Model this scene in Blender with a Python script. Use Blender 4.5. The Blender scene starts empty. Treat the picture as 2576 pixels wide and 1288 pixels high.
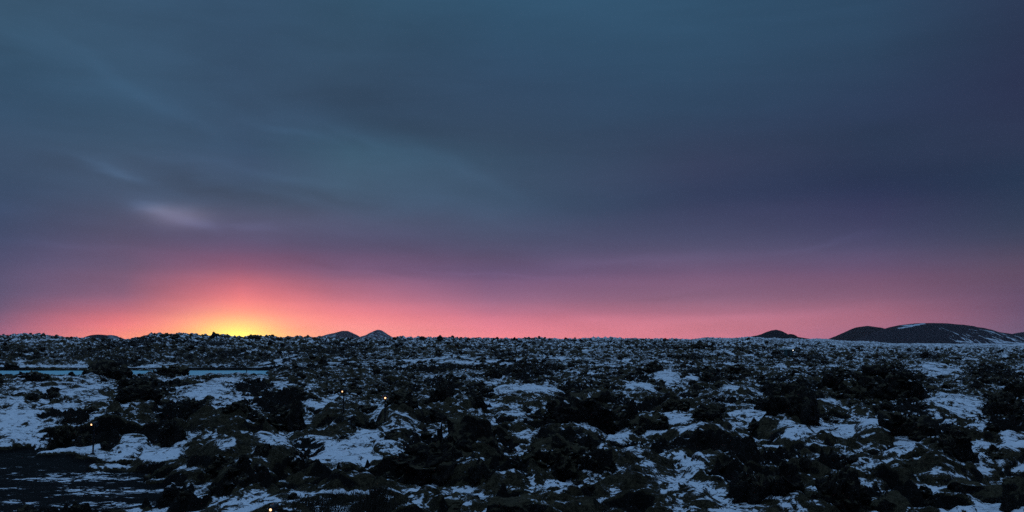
import bpy, bmesh, math, random
import numpy as np
from mathutils import Vector
R = math.radians
SC = bpy.context.scene
COL = SC.collection

# ------------------------------------------------------------------ camera
CAM_H = 4.5                      # metres above the lava field
FPX = 2231.0                     # focal length in units of a 2576 wide frame (60 degrees across)
PITCH = math.atan(214.0 / FPX)
cam = bpy.data.cameras.new("camera"); cam_ob = bpy.data.objects.new("camera", cam); COL.objects.link(cam_ob)
cam.sensor_fit = 'HORIZONTAL'; cam.angle = R(60); cam.clip_start = 0.1; cam.clip_end = 60000
cam_ob.location = (0, 0, CAM_H); cam_ob.rotation_euler = (R(90) + PITCH, 0, 0)
SC.camera = cam_ob
SC.view_settings.view_transform = 'Standard'; SC.view_settings.look = 'None'
SC.view_settings.exposure = 0.0; SC.view_settings.gamma = 1.0
SC.cycles.use_denoising = False
SC.cycles.max_bounces = 5; SC.cycles.diffuse_bounces = 3; SC.cycles.volume_bounces = 0

def angles(px, py):
    """azimuth and elevation (radians) of a sight line, px/py in a 2576 x 1288 frame"""
    x, y, z = px - 1288.0, FPX, -(py - 644.0)
    c, s = math.cos(PITCH), math.sin(PITCH)
    y2, z2 = y * c - z * s, y * s + z * c
    return math.atan2(x, y2), math.atan2(z2, math.hypot(x, y2))

def pt(px, py, z=0.0):
    """ground point seen along that sight line"""
    a, e = angles(px, py)
    r = (CAM_H - z) / math.tan(max(-e, 1e-4))
    return r * math.sin(a), r * math.cos(a)

# ------------------------------------------------------------------ sky
SUN_AZ, SUN_EL = angles(592, 856)
def lin(c):
    return [((v / 255.0) / 12.92 if v <= 10 else (((v / 255.0) + 0.055) / 1.055) ** 2.4) for v in c]
world = bpy.data.worlds.new("World"); SC.world = world; world.use_nodes = True
wt = world.node_tree; wt.nodes.clear()
def N(t, kind, **kw):
    n = t.nodes.new(kind)
    for k, v in kw.items(): setattr(n, k, v)
    return n
def math_n(t, op, a, b=None, c=None, clamp=False):
    n = t.nodes.new('ShaderNodeMath'); n.operation = op; n.use_clamp = clamp
    for i, v in enumerate((a, b, c)):
        if v is None: continue
        if isinstance(v, (int, float)): n.inputs[i].default_value = v
        else: t.links.new(v, n.inputs[i])
    return n.outputs[0]
def mixc(t, f, a, b, mode='MIX'):
    n = t.nodes.new('ShaderNodeMix'); n.data_type = 'RGBA'; n.blend_type = mode
    for s, v in ((0, f), (6, a), (7, b)):
        if isinstance(v, (int, float)): n.inputs[s].default_value = v
        elif isinstance(v, (tuple, list)): n.inputs[s].default_value = (*v[:3], 1)
        else: t.links.new(v, n.inputs[s])
    return n.outputs[2]
def maprange(t, v, a, b, c=0.0, d=1.0, smooth=True):
    n = t.nodes.new('ShaderNodeMapRange'); n.interpolation_type = 'SMOOTHSTEP' if smooth else 'LINEAR'
    t.links.new(v, n.inputs[0])
    for i, q in enumerate((a, b, c, d)): n.inputs[i + 1].default_value = q
    return n.outputs[0]

tc = N(wt, 'ShaderNodeTexCoord')
sep = N(wt, 'ShaderNodeSeparateXYZ'); wt.links.new(tc.outputs['Generated'], sep.inputs[0])
sx, sy, sz = sep.outputs
AZ = math_n(wt, 'ARCTAN2', sx, sy)
EL = math_n(wt, 'ARCSINE', sz)
comb = N(wt, 'ShaderNodeCombineXYZ'); wt.links.new(AZ, comb.inputs[0]); wt.links.new(EL, comb.inputs[1])
# soft cloud turbulence bends the bands of the overcast
warp = N(wt, 'ShaderNodeTexNoise', noise_dimensions='2D'); warp.inputs['Scale'].default_value = 2.2; warp.inputs['Detail'].default_value = 4
wm = N(wt, 'ShaderNodeMapping'); wm.inputs['Scale'].default_value = (1.0, 3.4, 1); wm.inputs['Rotation'].default_value = (0, 0, R(14))
wt.links.new(comb.outputs[0], wm.inputs[0]); wt.links.new(wm.outputs[0], warp.inputs['Vector'])
wv = math_n(wt, 'SUBTRACT', warp.outputs[0], 0.5)
ELw = math_n(wt, 'ADD', EL, math_n(wt, 'MULTIPLY', math_n(wt, 'MULTIPLY', wv, 0.045), maprange(wt, EL, 0.02, 0.2)))
AZw = math_n(wt, 'ADD', AZ, math_n(wt, 'MULTIPLY', wv, 0.05))
# colour of the overcast: (azimuth column) -> stops (picture height, colour)
ROWS = [853, 825, 795, 760, 700, 640, 540, 430, 320, 200, 0]
TBL = {
 -700: [(112,82,118),(104,82,116),(94,80,114),(84,79,114),(74,77,110),(74,80,108),(66,80,104),(60,82,104),(56,82,104),(56,84,106),(54,84,108)],
 0:    [(166,98,126),(140,93,122),(110,88,120),(90,83,117),(76,78,114),(68,77,112),(58,77,108),(60,82,106),(56,82,105),(56,85,107),(58,90,112)],
 300:  [(255,140,122),(244,124,128),(205,110,128),(150,98,128),(108,88,122),(92,84,118),(72,82,110),(66,88,111),(58,85,108),(58,88,112),(54,86,110)],
 600:  [(255,165,112),(255,152,126),(255,142,136),(248,128,136),(168,98,126),(112,84,120),(78,86,114),(62,84,108),(56,82,106),(50,80,104),(52,84,108)],
 850:  [(255,155,138),(255,148,142),(250,136,143),(212,120,140),(140,95,128),(98,82,118),(76,86,114),(64,92,116),(54,78,104),(48,76,102),(50,84,110)],
 1250: [(246,134,140),(232,127,141),(205,118,140),(165,108,138),(116,90,128),(86,80,114),(70,84,112),(58,80,106),(48,72,98),(46,74,102),(48,84,112)],
 1750: [(218,124,138),(210,122,137),(186,114,135),(152,104,130),(124,94,128),(88,84,118),(62,66,98),(52,64,94),(46,68,96),(46,74,102),(48,82,110)],
 2200: [(168,104,130),(172,106,128),(168,104,126),(146,98,124),(112,84,116),(82,76,110),(56,58,92),(46,60,90),(44,62,92),(45,70,98),(46,76,104)],
 2576: [(116,88,114),(114,86,112),(112,84,112),(106,80,108),(94,76,102),(74,70,96),(50,60,88),(43,55,84),(42,52,82),(42,56,84),(44,60,88)],
 3300: [(100,84,108),(98,82,106),(92,78,102),(84,74,98),(72,68,92),(62,62,88),(52,56,84),(46,54,82),(42,54,82),(42,56,84),(44,60,88)],
}
OVERHEAD_BOOST = 3.2  # unseen sky overhead made brighter than the visible sky to light the snow
for _k in (-700, 0, 300, 600):
    for _r in (7, 8, 9, 10): _c = TBL[_k][_r]; TBL[_k][_r] = (_c[0] - 1, _c[1] - 2, _c[2] + 2)
for _k in TBL:
    for _r in (0, 1, 2, 3): _c = TBL[_k][_r]; TBL[_k][_r] = (_c[0] * .97, _c[1] * .99, _c[2])
for _k, _r, _d in ((0, 6, -8), (0, 5, -8), (0, 7, -7), (300, 6, -10), (300, 7, -9), (300, 5, -6), (600, 6, -12), (600, 7, -11), (600, 5, -8), (600, 8, -6), (850, 6, -10), (850, 7, -9), (850, 8, -7),
                   (850, 5, -6), (1250, 6, -8), (1250, 7, -5), (1750, 6, -8), (2200, 6, -8), (2200, 7, -3), (2576, 6, -9), (2576, 5, -8), (300, 8, -8), (0, 8, -8), (0, 9, -5), (300, 9, -4)):
    _c = TBL[_k][_r]; TBL[_k][_r] = (_c[0] + _d, _c[1] + _d * .25, _c[2] - 1)
AIR = {853: 1.34, 825: 1.24, 795: 1.10, 760: 1.04}   # light the thin low air takes away before it reaches the viewer
E0, E1 = -0.02, 1.2
def elpos(e): return max(0.0, min(1.0, ((e - E0) / (E1 - E0)))) ** 0.5
epos = math_n(wt, 'POWER', math_n(wt, 'DIVIDE', math_n(wt, 'SUBTRACT', ELw, E0), E1 - E0, clamp=True), 0.5)
prev = None; paz = None
for k in sorted(TBL):
    az_k, _ = angles(k, 800)
    rp = N(wt, 'ShaderNodeValToRGB'); rp.color_ramp.interpolation = 'CARDINAL'
    stops = [(elpos(angles(1288, y)[1]), [v * AIR.get(y, 1.0) for v in lin(c)]) for y, c in zip(ROWS, TBL[k])]
    top = lin(TBL[k][-1])
    stops = stops + [(elpos(0.55), [v * 1.3 for v in top]), (elpos(0.95), [v * OVERHEAD_BOOST * .9 for v in (0.060, 0.106, 0.172)]), (1.0, [v * OVERHEAD_BOOST * 1.75 for v in (0.060, 0.106, 0.172)])]
    el = rp.color_ramp.elements
    el[0].position = stops[0][0]; el[0].color = (*[v / 2 for v in stops[0][1]], 1)
    el[1].position = stops[-1][0]; el[1].color = (*[v / 2 for v in stops[-1][1]], 1)
    for p, c in stops[1:-1]:
        e = el.new(p); e.color = (*[v / 2 for v in c], 1)
    wt.links.new(epos, rp.inputs[0])
    if prev is None: prev = rp.outputs[0]
    else: prev = mixc(wt, maprange(wt, AZw, paz, az_k, smooth=False), prev, rp.outputs[0])
    paz = az_k
# sky behind the viewer, away from the sunset: unseen, kept dark low down and brightened overhead for top light
back = N(wt, 'ShaderNodeValToRGB')
back.color_ramp.elements[0].color = (0.022, 0.032, 0.055, 1); back.color_ramp.elements[1].color = (*[v * OVERHEAD_BOOST * 1.75 for v in (0.060, 0.106, 0.172)], 1)
_e = back.color_ramp.elements.new(elpos(.55)); _e.color = (.05, .08, .13, 1)
_e = back.color_ramp.elements.new(elpos(.95)); _e.color = (*[v * OVERHEAD_BOOST * .9 for v in (0.060, 0.106, 0.172)], 1)
wt.links.new(epos, back.inputs[0])
fb = maprange(wt, math_n(wt, 'ABSOLUTE', AZ), 1.0, 1.7)
dbl = N(wt, 'ShaderNodeVectorMath', operation='SCALE'); wt.links.new(prev, dbl.inputs[0]); dbl.inputs['Scale'].default_value = 2.0
sky = mixc(wt, fb, dbl.outputs[0], back.outputs[0])

# cloud streaks: long soft patches, lighter or darker than the layer (px, py, half width, half height, tilt, factor, tint)
BLOBS = [
 (330, 215, 260, 20, -27, 0.13), (80, 100, 180, 26, -24, 0.08), (740, 332, 110, 14, -16, 0.16), (960, 372, 200, 16, -20, 0.10), (1150, 425, 170, 16, -22, 0.12),
 (285, 432, 66, 11, -8, 0.32), (215, 412, 60, 10, -12, 0.14), (240, 400, 130, 14, -8, 0.10), (600, 428, 240, 18, -7, 0.13), (448, 541, 70, 30, -6, .45), (520, 560, 50, 20, -10, 0.25), (390, 520, 40, 16, -14, 0.3), (650, 572, 60, 9, -4, 0.16),
 (1120, 500, 210, 40, -8, 0.12), (560, 480, 170, 20, -13, -0.20), (620, 270, 240, 24, -22, -0.05), (1010, 300, 260, 50, -14, -0.08),
 (1600, 652, 220, 15, 3, 0.09), (2100, 612, 140, 9, 8, 0.10), (1250, 690, 240, 7, -3, 0.08), (1950, 800, 220, 15, 4, 0.10), (1700, 812, 160, 13, 3, 0.07), (1480, 790, 150, 8, -4, 0.05),
 (1100, 640, 260, 16, -5, -0.08), (150, 500, 200, 30, -6, -0.05), (2300, 420, 400, 90, -14, -0.09), (820, 668, 130, 8, -6, -0.07), (1000, 700, 140, 8, -8, 0.06), (1750, 740, 200, 9, 4, -0.05),
 (820, 500, 140, 12, -12, -0.07), (200, 620, 180, 9, -3, 0.06),
]
wn2 = N(wt, 'ShaderNodeTexNoise', noise_dimensions='2D'); wn2.inputs['Scale'].default_value = 9; wn2.inputs['Detail'].default_value = 6
wm2 = N(wt, 'ShaderNodeMapping'); wm2.inputs['Scale'].default_value = (1.0, 3.0, 1); wm2.inputs['Rotation'].default_value = (0, 0, R(18))
wt.links.new(comb.outputs[0], wm2.inputs[0]); wt.links.new(wm2.outputs[0], wn2.inputs['Vector'])
vs = N(wt, 'ShaderNodeVectorMath', operation='SUBTRACT'); wt.links.new(wn2.outputs['Color'], vs.inputs[0]); vs.inputs[1].default_value = (.5, .5, .5)
vm = N(wt, 'ShaderNodeVectorMath', operation='MULTIPLY'); wt.links.new(vs.outputs[0], vm.inputs[0]); vm.inputs[1].default_value = (.07, .028, 0)
va = N(wt, 'ShaderNodeVectorMath', operation='ADD'); wt.links.new(comb.outputs[0], va.inputs[0]); wt.links.new(vm.outputs[0], va.inputs[1])
acc = None
for (bx, by, bw, bh, tilt, amp) in BLOBS:
    a, e = angles(bx, by)
    m1 = N(wt, 'ShaderNodeVectorMath', operation='SUBTRACT'); wt.links.new(va.outputs[0], m1.inputs[0]); m1.inputs[1].default_value = (a, e, 0)
    m = N(wt, 'ShaderNodeMapping', vector_type='TEXTURE'); m.inputs['Rotation'].default_value = (0, 0, R(tilt))
    m.inputs['Scale'].default_value = (bw * 1.2 / FPX, bh * 1.25 / FPX, 1)
    wt.links.new(m1.outputs[0], m.inputs[0])
    ln = N(wt, 'ShaderNodeVectorMath', operation='DOT_PRODUCT'); wt.links.new(m.outputs[0], ln.inputs[0]); wt.links.new(m.outputs[0], ln.inputs[1])
    g = math_n(wt, 'EXPONENT', math_n(wt, 'MULTIPLY', ln.outputs['Value'], -1.6))
    g = math_n(wt, 'MULTIPLY', g, amp)
    acc = g if acc is None else math_n(wt, 'ADD', acc, g)
wn3 = N(wt, 'ShaderNodeTexNoise', noise_dimensions='2D'); wn3.inputs['Scale'].default_value = 3.0; wn3.inputs['Detail'].default_value = 7; wn3.inputs['Roughness'].default_value = .6; wn3.inputs['Distortion'].default_value = .3
wm3 = N(wt, 'ShaderNodeMapping'); wm3.inputs['Scale'].default_value = (1.0, 7.5, 1); wm3.inputs['Rotation'].default_value = (0, 0, R(-3))
wt.links.new(comb.outputs[0], wm3.inputs[0]); wt.links.new(wm3.outputs[0], wn3.inputs['Vector'])
bands = math_n(wt, 'MULTIPLY', math_n(wt, 'SUBTRACT', wn3.outputs[0], 0.5), 0.22)
fine = math_n(wt, 'MULTIPLY', math_n(wt, 'SUBTRACT', wn2.outputs[0], 0.5), maprange(wt, AZ, .15, -.35, .09, .24))
broad = math_n(wt, 'MULTIPLY', wv, 0.10)
gain = math_n(wt, 'ADD', math_n(wt, 'ADD', acc, 0.96), math_n(wt, 'ADD', math_n(wt, 'ADD', fine, bands), broad))
gv = N(wt, 'ShaderNodeVectorMath', operation='SCALE'); wt.links.new(sky, gv.inputs[0]); wt.links.new(gain, gv.inputs['Scale'])
sky = gv.outputs[0]
# the sun's glow through the cloud, low on the skyline
def glow(cx, cy, wx, wy, col, pw=1.0):
    global sky
    a, e = angles(cx, cy)
    da = math_n(wt, 'DIVIDE', math_n(wt, 'SUBTRACT', AZ, a), wx / FPX)
    de = math_n(wt, 'DIVIDE', math_n(wt, 'SUBTRACT', EL, e), wy / FPX)
    d2 = math_n(wt, 'ADD', math_n(wt, 'MULTIPLY', da, da), math_n(wt, 'MULTIPLY', de, de))
    g = math_n(wt, 'EXPONENT', math_n(wt, 'MULTIPLY', math_n(wt, 'POWER', d2, pw), -1.0))
    sky = mixc(wt, math_n(wt, 'MULTIPLY', g, 1.0), sky, mixc(wt, 1.0, sky, col, 'ADD'))
glow(592, 865, 165, 56, (0.30, 0.20, -0.12), 0.8)
glow(592, 860, 96, 48, (0.45, 0.70, -0.32), 1.0)
glow(596, 860, 45, 24, (0.30, 0.40, 0.02), 1.0)
glow(448, 543, 68, 24, (.060, .038, .036), 1.0)
glow(395, 528, 34, 12, (.030, .022, .022), 1.0)
# faint clear-sky scatter above the cloud layer
nish = N(wt, 'ShaderNodeTexSky', sky_type='NISHITA'); nish.sun_disc = False; nish.sun_elevation = R(0.5); nish.sun_rotation = SUN_AZ
bg1 = N(wt, 'ShaderNodeBackground'); wt.links.new(sky, bg1.inputs[0]); bg1.inputs[1].default_value = 1.0
bg2 = N(wt, 'ShaderNodeBackground'); wt.links.new(nish.outputs[0], bg2.inputs[0]); bg2.inputs[1].default_value = 0.004
ash = N(wt, 'ShaderNodeAddShader'); wt.links.new(bg1.outputs[0], ash.inputs[0]); wt.links.new(bg2.outputs[0], ash.inputs[1])
wo = N(wt, 'ShaderNodeOutputWorld'); wt.links.new(ash.outputs[0], wo.inputs[0])

# the last of the sun, almost on the skyline behind cloud
sun = bpy.data.lights.new("sun", 'SUN'); sun.energy = 0.04; sun.angle = R(8); sun.color = (1, .62, .5)
sun_ob = bpy.data.objects.new("sun", sun); COL.objects.link(sun_ob)
sd = Vector((math.sin(SUN_AZ) * math.cos(R(1)), math.cos(SUN_AZ) * math.cos(R(1)), math.sin(R(1))))
sun_ob.rotation_euler = sd.to_track_quat('Z', 'Y').to_euler()

# ------------------------------------------------------------------ noise
rs = np.random.RandomState(7)
PERM = rs.permutation(4096).astype(np.int32)
G2 = rs.rand(4096) * 2 * np.pi; G2 = np.stack([np.cos(G2), np.sin(G2)], 1).astype(np.float32)
G3 = rs.randn(4096, 3); G3 = (G3 / np.linalg.norm(G3, axis=1, keepdims=True)).astype(np.float32)
def hsh(i, j, k=0): return PERM[(PERM[(PERM[i & 4095] + j) & 4095] + k) & 4095]
def n2(x, y, seed=0):
    x = np.asarray(x, np.float64) + seed * 17.31; y = np.asarray(y, np.float64) - seed * 9.77
    xi = np.floor(x).astype(np.int32); yi = np.floor(y).astype(np.int32)
    fx = (x - xi).astype(np.float32); fy = (y - yi).astype(np.float32)
    u = fx * fx * fx * (fx * (fx * 6 - 15) + 10); v = fy * fy * fy * (fy * (fy * 6 - 15) + 10)
    def g(a, b, dx, dy):
        q = G2[hsh(xi + a, yi + b)]
        return q[..., 0] * dx + q[..., 1] * dy
    a = g(0, 0, fx, fy); b = g(1, 0, fx - 1, fy); c = g(0, 1, fx, fy - 1); d = g(1, 1, fx - 1, fy - 1)
    return (a + u * (b - a) + v * (c - a + u * (a - b - c + d))) * 1.5
def n3(p, seed=0):
    p = p + seed * 5.37
    i = np.floor(p).astype(np.int32); f = (p - i).astype(np.float32)
    w = f * f * f * (f * (f * 6 - 15) + 10)
    def g(a, b, c):
        q = G3[hsh(i[:, 0] + a, i[:, 1] + b, i[:, 2] + c)]
        return (q * (f - np.array([a, b, c], np.float32))).sum(1)
    def l(a, b, t): return a + (b - a) * t
    u, v, t = w[:, 0], w[:, 1], w[:, 2]
    return l(l(l(g(0,0,0), g(1,0,0), u), l(g(0,1,0), g(1,1,0), u), v), l(l(g(0,0,1), g(1,0,1), u), l(g(0,1,1), g(1,1,1), u), v), t) * 1.6
def ss(a, b, x):
    t = np.clip((x - a) / (b - a), 0, 1); return t * t * (3 - 2 * t)

# ------------------------------------------------------------------ the lava field's relief
# skyline of the plateau: frame x -> (height in frame, distance)
SKX = np.array([-900, 0, 60, 140, 220, 330, 400, 460, 530, 600, 650, 720, 860, 980, 1100, 1300, 1440, 1600, 1750, 1900, 2080, 2250, 2400, 3400], float)
SKY_ = np.array([860, 859, 857, 856, 859, 862, 854.5, 855, 860, 859, 857, 859, 861.5, 861, 859, 858, 857, 857, 856, 853, 857, 866, 868, 868], float)
SKD = np.array([240, 240, 240, 240, 240, 240, 240, 240, 250, 260, 260, 270, 280, 300, 330, 380, 430, 520, 600, 700, 900, 1000, 1000, 1000], float)
SKR = np.array([150, 150, 150, 150, 150, 150, 150, 150, 150, 150, 140, 110, 90, 80, 75, 75, 75, 80, 90, 110, 150, 200, 200, 200], float)

# pieces of the field that can be told apart (frame x, frame y of centre on the ground, half width px, half depth px)
SNOWFIELDS = [
 (540,1235,60,22), (700,1215,60,22), (400,1190,60,26), (470,1150,50,18), (330,1155,40,16), (590,1090,60,16), (820,1075,70,14), (1290,1070,40,14), (920,1150,50,16),
 (110,1075,150,48), (300,1035,120,26), (200,990,110,18), (560,1005,110,24), (660,1035,60,22), (420,965,90,14), (1330,1010,90,20), (870,1045,60,14), (980,1090,50,22), (1340,1230,50,20),
 (860,1205,125,52), (790,1165,70,25), (1570,1225,110,48), (1560,1118,36,26), (1745,1245,50,30), (60,1085,95,46), (565,1165,75,32), (330,1040,70,20),
 (20,1030,50,18), (440,1025,40,14), (1610,1010,45,18), (1700,980,60,18), (1650,1100,90,16), (2170,1130,90,26), (2300,1135,60,22), (2400,1040,70,24),
 (2060,1015,60,20), (2350,1085,60,20), (700,1110,40,18), (560,1060,50,16), (1000,1060,50,16), (1210,1060,16,10), (1180,1130,60,28), (620,960,60,16),
 (560,985,60,16), (690,985,50,14), (2480,1110,60,26), (2260,1215,60,24), (1990,1150,50,22), (1240,975,40,12),
 (90,1000,60,12), (200,1010,60,10), (480,1240,60,18), (1320,1130,50,18), (2560,1190,40,22), (1860,1010,50,14), (2230,1000,70,16), (2350,955,60,12),
 (1500,1275,70,22), (980,1235,50,20), (1900,1075,70,18), (1750,1165,70,20), (1180,1240,40,16),
]
MOUNDS = [   # moss covered swells: + height m
 (1790,1170,130,50,.55), (2000,1130,90,42,.5), (1440,1120,70,34,.5), (1740,1080,90,30,.4), (1010,1120,60,40,.5), (620,1225,110,50,.6), (1000,1185,60,30,.35),
 (2350,1230,130,50,.5), (2200,1140,50,24,.3), (1180,1270,90,30,.4), (2480,1180,90,34,.45), (330,1080,60,22,.3), (720,1060,60,22,.35), (2300,1060,70,22,.35),
 (1500,1180,60,20,.3), (1660,1060,60,20,.35), (560,1120,70,26,.35), (2120,1270,120,24,.35), (1700,1205,50,20,.3), (860,1105,60,24,.35),
]
CLINKER = [  # black jagged ground
 (1480,1040,100,42), (1100,1190,95,46), (1420,1160,95,36), (710,1060,60,30), (1010,1000,60,16), (1120,990,50,24), (1200,1015,34,16), (165,1105,60,20),
 (434,1095,40,22), (1975,1210,60,36), (2110,1240,80,40), (2400,1125,60,26), (2280,1085,80,30), (2230,975,100,40), (1995,1010,75,32), (2100,965,45,22),
 (1630,1060,60,20), (1885,1235,50,36), (354,985,60,24), (275,935,45,14), (480,1080,40,18), (760,1180,50,30), (2540,1100,50,30), (700,1290,150,18), (2500,960,60,22),
 (900,1275,120,16), (640,990,60,16), (1340,950,80,20), (1800,960,70,20), (60,960,70,14), (320,905,60,8),
]
GRAVEL = [(-20,1242,285,112), (905,1026,80,18), (250,1128,130,12), (150,1290,260,40)]
def frame_xy(x, y):
    """frame coordinates that ground point z=0 has from the viewpoint: used only to look up azimuth/range tables"""
    y = np.maximum(y, .5)
    c, s = math.cos(PITCH), math.sin(PITCH)
    dz = -CAM_H
    yc = y * c + dz * s; zc = -y * s + dz * c
    return 1288 + FPX * x / yc, 644 - FPX * zc / yc
def world_ellipses(lst):
    out = []
    for e in lst:
        px, py, hw, hd = e[:4]
        cx, cy = pt(px, py)
        r0 = math.hypot(*pt(px, py + hd)); r1 = math.hypot(*pt(px, max(py - hd, 868)))
        d = math.hypot(cx, cy)
        out.append((cx, cy, hw * d / FPX, (r1 - r0) / 2, math.atan2(cx, cy), *e[4:]))
    return out
MOUNDS = [(*m[:4], m[4] * 1.3) for m in MOUNDS]
WS, WM, WC, WG = map(world_ellipses, (SNOWFIELDS, MOUNDS, CLINKER, GRAVEL))
WCORE = world_ellipses([(110, 1165, 210, 42)])[0]
def ell(x, y, e, wx=0, wy=0):
    cx, cy, rx, ry, a = e[:5]
    dx, dy = x - cx, y - cy
    u = (dx * math.cos(a) - dy * math.sin(a)) / rx + wx; v = (dx * math.sin(a) + dy * math.cos(a)) / ry + wy
    return 1 - np.sqrt(u * u + v * v)          # 1 at centre, 0 on the rim
def near(x, y, e, k=1.6):
    cx, cy, rx, ry = e[:4]; m = max(rx, ry) * k
    return (np.abs(x - cx) < m) & (np.abs(y - cy) < m)
POOL = (-95.0, 131.5, 60.0, 8.5)   # centre x, y, half width, half depth of the hot pool
WATER_Z = -0.12
def base_z(x, y):
    d = np.hypot(x, y)
    px = np.where(y > 1, 1288 + FPX * np.tan(np.clip(np.arctan2(x, np.maximum(y, .01)), -1.0, 1.0)), np.where(x > 0, 3400, -900))
    ys = np.interp(px, SKX, SKY_); ds = np.interp(px, SKX, SKD); r0 = np.interp(px, SKX, SKR)
    zs = CAM_H - (ys - 858) / FPX * ds + .35 * n2(px / 60, ds * 0, 41) + .25 * n2(px / 22, ds * 0, 42)
    t = np.clip((d - r0) / (ds - r0), 0, 1)
    z = zs * (t ** 0.9) * (1 - .0)
    drop = np.clip((d - ds) / 2500, 0, 1)
    return z * (1 - ss(0, 1, drop)) - np.clip((d - ds), 0, 600) * .004
def relief(x, y):
    x = np.asarray(x, np.float64); y = np.asarray(y, np.float64)
    d = np.hypot(x, y)
    b = base_z(x, y)
    wx = n2(x / 5, y / 5, 1) * .8; wy = n2(x / 5, y / 5, 2) * .8
    nr_ = 1 - .5 * ss(130, 60, d)
    u = (n2(x / 34, y / 34, 3) * 1.1 + n2(x / 13, y / 13, 4) * .75) * nr_
    far = ss(120, 260, d)
    farr = ss(500, 900, d)
    # masks from the lists
    wa = n2(x / 2.3, y / 2.3, 5) * .35 + n2(x / .8, y / .8, 6) * .15; wb = n2(x / 2.3, y / 2.3, 7) * .35 + n2(x / .8, y / .8, 8) * .15
    sn = np.zeros_like(d); cl = np.zeros_like(d); gr = np.zeros_like(d); mo = np.zeros_like(d)
    for lst, arr, kind in ((WS, sn, 0), (WC, cl, 1), (WG, gr, 2), (WM, mo, 3)):
        for e in lst:
            m = near(x, y, e)
            if not m.any(): continue
            f = ell(x[m], y[m], e, wa[m], wb[m])
            if kind == 3: arr[m] = np.maximum(arr[m], e[5] * np.sqrt(np.clip(f * 1.5, 0, 1)))
            elif kind == 2: arr[m] = np.maximum(arr[m], ss(0, .12, f))
            else: arr[m] = np.maximum(arr[m], ss(-.15, .4, f))
    cn = n2(x / 15 + 3, y / 15, 9) + .5 * n2(x / 5, y / 5, 10)
    cl = np.clip(np.maximum(cl, ss(.30 - .30 * far + .3 * farr, .58 - .30 * far + .3 * farr, cn) * (1 - sn) * .95), 0, 1)
    cl2 = .80 * ss(.24, .48, n2(x / 3.1, y / 3.1, 43) + .6 * n2(x / 1.2, y / 1.2, 44)) * (1 - .85 * sn) * (1 - np.clip(mo * 1.2, 0, .7))
    cl = np.maximum(cl, cl2 * (1 - .3 * far))
    # rounded moss hummocks with creases between them
    X, Y = x + wx, y + wy
    b1 = np.abs(n2(X / 2.9, Y / 2.9, 11)); b2 = np.abs(n2(X / 1.05, Y / 1.05, 12)); b3 = np.abs(n2(X / .45, Y / .45, 13))
    b0 = np.abs(n2(X / 6.5, Y / 6.5, 33))
    hum = b0 * .62 * (1 - far) + b1 * (.85 + .5 * far) + b2 * (.36 + .40 * far) + b3 * (.15 + .02 * far) + (1 - np.abs(n2(X / .7, Y / .7, 45)) * 1.6) * .10
    # jagged clinker
    r1 = 1 - np.abs(n2(X / 2.1, Y / 2.1, 14)) * 1.6; r2 = 1 - np.abs(n2(X / .8, Y / .8, 15)) * 1.6; r3 = 1 - np.abs(n2(X / .33, Y / .33, 16)) * 1.5
    jag = -.40 + r1 * .66 + r2 * r1 * .56 + r3 * .28 + n2(x / .16, y / .16, 17) * .07
    calm = 1 - .35 * farr
    flat = np.clip(gr, 0, 1)
    # the pool, its low shore and the straight bank behind it
    dx = (x - POOL[0]) / POOL[2]; dy = (y - POOL[1]) / POOL[3]
    pe = 1 - np.maximum(np.abs(dx) ** 1.0, np.abs(dy)) + wa * .12
    inpool = ss(-.02, .10, pe)
    shore = ss(-1.3, -.2, 1 - np.maximum(np.abs(dx) * 1.0, np.abs(dy)))
    trough = ss(78, 104, y) * (1 - ss(141, 152, y)) * ss(1.45, 1.0, np.abs(dx))
    padw = ss(-.9, .1, ell(x, y, WG[0]))
    low = b + u * (1 - np.maximum(shore, trough) * .9) * (1 - np.maximum(flat, padw) * .8) + mo - .52 * trough
    rough = low + hum * (1 - cl) * (1 - .5 * shore) * (1 - .75 * padw) * calm * (1 - flat) + (cl * (jag + .1) - cl * .1) * calm * (1 - flat) * (1 - .45 * shore)
    rough = rough + flat * (n2(x / .5, y / .5, 18) * .03 + .15)
    lvl = low + .55 + .03 * ss(-14, 4, x) - .09 * far + n2(x / 8, y / 8, 19) * .32 + sn * .30 - .28 * trough - cl * .25 + .1 * n2(x / 2.4, y / 2.4, 20) - .02 * far - flat * .6
    lvl = np.where(calm < .99, lvl + farr * .04, lvl)
    sdep = lvl - rough
    k = .10
    h = rough + np.where(sdep > 0, sdep, 0) * (.5 + .25 * sn)
    patch = n2(x / 6.5, y / 6.5, 24) + .5 * n2(x / 2.2, y / 2.2, 25) + far * (1.2 * n2(x / 11, y / 20, 26) + 1.1 * n2(x / 4, y / 8, 27) + 1.2 * n2(x / 1.9, y / 4, 28) + .5 * n2(x / .9, y / 2, 34))
    snow = np.clip(.48 + sdep * 1.5 + patch * .30, 0, 1)
    snow = np.maximum(snow, .5 + .16 * sn * (1 - cl)) - far * .045 * ss(-30, 30, x) - .02 * far + .035 + .045 * ss(-14, 4, x) * (1 - .4 * far)
    tuft = .34 * ss(.12, .42, n2(x / .95, y / .7, 35)) + .30 * ss(.15, .45, n2((x * .8 + y * .6) / .5, (y * .8 - x * .6) / 2.4, 36)) + .2 * ss(.1, .4, n2(x / 2.6, y / 2.0, 37))
    snow = snow - .75 * tuft * (1 - .5 * far)
    snow = np.minimum(snow, 1 - .38 * far)
    snow = snow - .26 * cl * (1 - far * .6) - .08 * np.clip(mo * 2, 0, 1)
    # gravel pad: patchy wind-blown snow
    gp = n2(x / 3.5 + 8, y / 1.2, 21) + .6 * n2(x / 1.2, y / .45, 22)
    core = ell(x, y, WCORE, wa, wb)
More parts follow.
